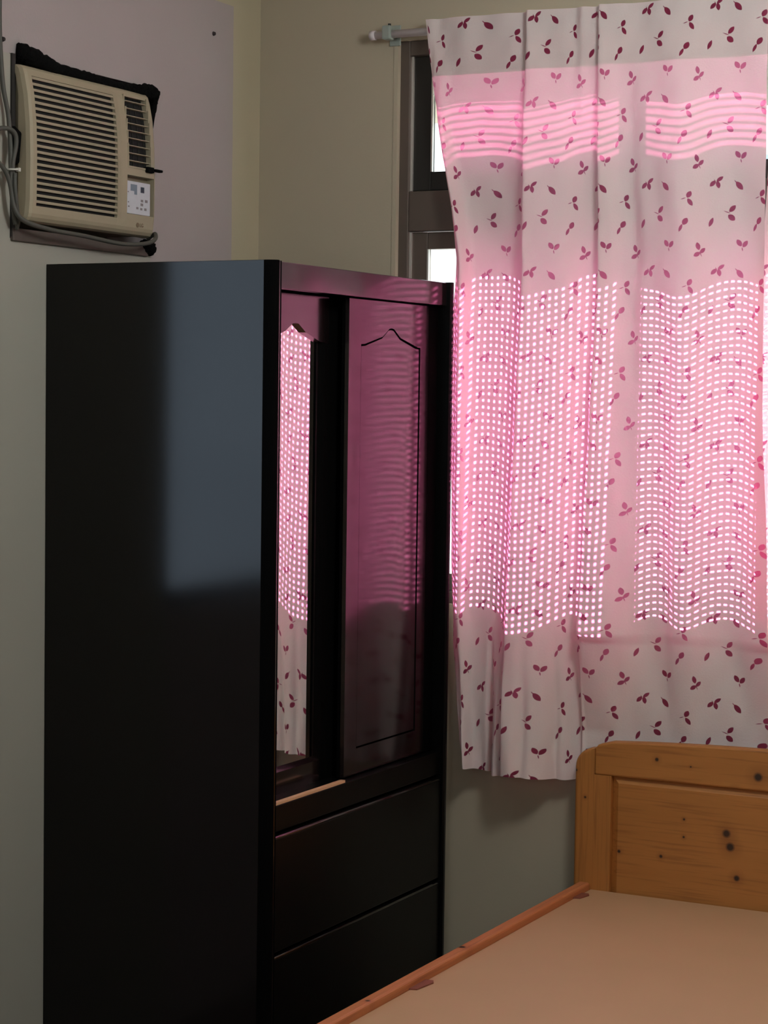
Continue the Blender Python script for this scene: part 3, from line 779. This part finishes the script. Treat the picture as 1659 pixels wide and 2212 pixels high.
# maker's mark, small raised print under the plate: a round emblem and two letters
em = bmesh.new(); bmesh.ops.create_cone(em, cap_ends=True, segments=20, radius1=0.0055, radius2=0.0055, depth=0.001)
bmesh.ops.rotate(em, verts=em.verts, cent=(0, 0, 0), matrix=Matrix.Rotation(PI/2, 3, 'Y')); bmesh.ops.translate(em, verts=em.verts, vec=(0.0472, -0.6175, 1.9365))
ap('emblem', em, M['mark'], fp)
cu = bpy.data.curves.new('letters', 'FONT'); cu.body = 'LG'; cu.size = 0.0125; cu.extrude = 0.0004
tmp = bpy.data.objects.new('letters_curve', cu); COL.objects.link(tmp)
bpy.context.view_layer.update()
me = bpy.data.meshes.new_from_object(tmp.evaluated_get(bpy.context.evaluated_depsgraph_get()))
bpy.data.objects.remove(tmp)
bm = bmesh.new(); bm.from_mesh(me); bpy.data.meshes.remove(me)
for v in bm.verts: v.co = Vector((0.0472+v.co.z, -0.6095+v.co.x, 1.9325+v.co.y))
ap('brand_letters', bm, M['mark'], fp)
ap('side_notch_shade', B(0.004, 0.012, Y0+0.001, Y0+0.0055, 1.940, 1.958), M['ac_dark'])  # dark block stands for the shade in a small slot

# black foam packing round the casing
def foam(name, pts, rads, label):
    bm = tube(bmesh.new(), pts, rads, 12, 8, jitter=0.16)
    return tag(link(name, bm, M['foam'], smooth=True), label, 'foam')
fs = foam('foam_seal', [(.006, -1.012, 2.272), (.014, -.985, 2.268), (.016, -.930, 2.258), (.014, -.86, 2.252), (.012, -.78, 2.252), (.010, -.70, 2.250), (.010, -.62, 2.250), (.014, -.56, 2.250), (.014, -.515, 2.250), (.006, -.498, 2.225), (.004, -.499, 2.17)],
     [.016, .019, .017, .013, .012, .010, .010, .016, .018, .010, .003], 'black foam strip stuffed along the top of the air conditioner')
foam('foam_plug', [(.004, -.540, 1.899), (.010, -.525, 1.896), (.010, -.512, 1.890), (.006, -.505, 1.878)], [.010, .016, .016, .008], 'black foam lump under the lower right corner of the air conditioner')
bm = prism(bmesh.new(), [(.002, 2.118), (.026, 2.098), (.020, 2.035), (.004, 2.030)], 'y', -1.040, -1.0190)
tag(link('foam_pad', bevel_all(bm, 0.003), M['foam']), 'black foam pad stuck to the left flank of the air conditioner', 'foam')

# mains cord with a coiled loop
cb = (0.02, -1.06, 1.9)
co = thing('power_cord', cb, 'grey power cord coiled and tied left of the air conditioner', 'cord')
def cpart(name, pts, r, m=M['cord']): return link(name, tube(bmesh.new(), pts, r, 8, 6), m, co, smooth=True, base=cb)
cpart('cord', [(.010, -1.083, 2.50), (.010, -1.078, 2.40), (.012, -1.080, 2.305), (.016, -1.074, 2.195), (.020, -1.060, 2.130), (.026, -1.060, 2.062), (.030, -1.062, 1.986), (.034, -1.058, 1.940), (.044, -1.036, 1.912),
               (.056, -.958, 1.899), (.058, -.846, 1.895), (.058, -.705, 1.888), (.058, -.610, 1.894), (.058, -.565, 1.906), (.046, -.544, 1.922), (.02, -.535, 1.912)], .0050)
cpart('cord_loop', [(.030, -1.056, 2.000), (.032, -1.060, 2.030), (.034, -1.052, 2.070), (.034, -1.056, 2.092), (.030, -1.075, 2.101), (.024, -1.105, 2.095), (.020, -1.120, 2.070), (.020, -1.108, 2.040), (.026, -1.080, 2.015), (.030, -1.066, 1.985), (.030, -1.056, 1.94), (.024, -1.040, 1.905)], .0050)
cpart('cord_loop', [(.036, -1.058, 2.010), (.038, -1.060, 1.98), (.036, -1.052, 1.945), (.030, -1.038, 1.915), (.020, -1.030, 1.896)], .0045)
cpart('cable_tie', [(.022, -1.072, 2.016), (.038, -1.074, 2.016), (.044, -1.062, 2.017), (.040, -1.052, 2.018), (.024, -1.052, 2.017), (.020, -1.064, 2.016), (.022, -1.072, 2.016)], .0022, M['tie'])
link('tie_head', B(.038, .046, -1.058, -1.050, 2.013, 2.021, .001), M['tie'], co, base=cb)

# plugged screw holes in the lilac paint
def plug(y, z, label):
    bm = bmesh.new(); bmesh.ops.create_cone(bm, cap_ends=True, segments=14, radius1=0.0055, radius2=0.0040, depth=0.005)
    bmesh.ops.rotate(bm, verts=bm.verts, cent=(0, 0, 0), matrix=Matrix.Rotation(PI/2, 3, 'Y')); bmesh.ops.translate(bm, verts=bm.verts, vec=(0.0025, y, z))
    tag(link('wall_plug', bm, M['knob_dark']), label, 'wall plug')
plug(-0.2252, 2.4356, 'small dark wall plug in the lilac paint near the room corner')
plug(-1.0545, 2.2905, 'small dark wall plug above the left of the air conditioner')
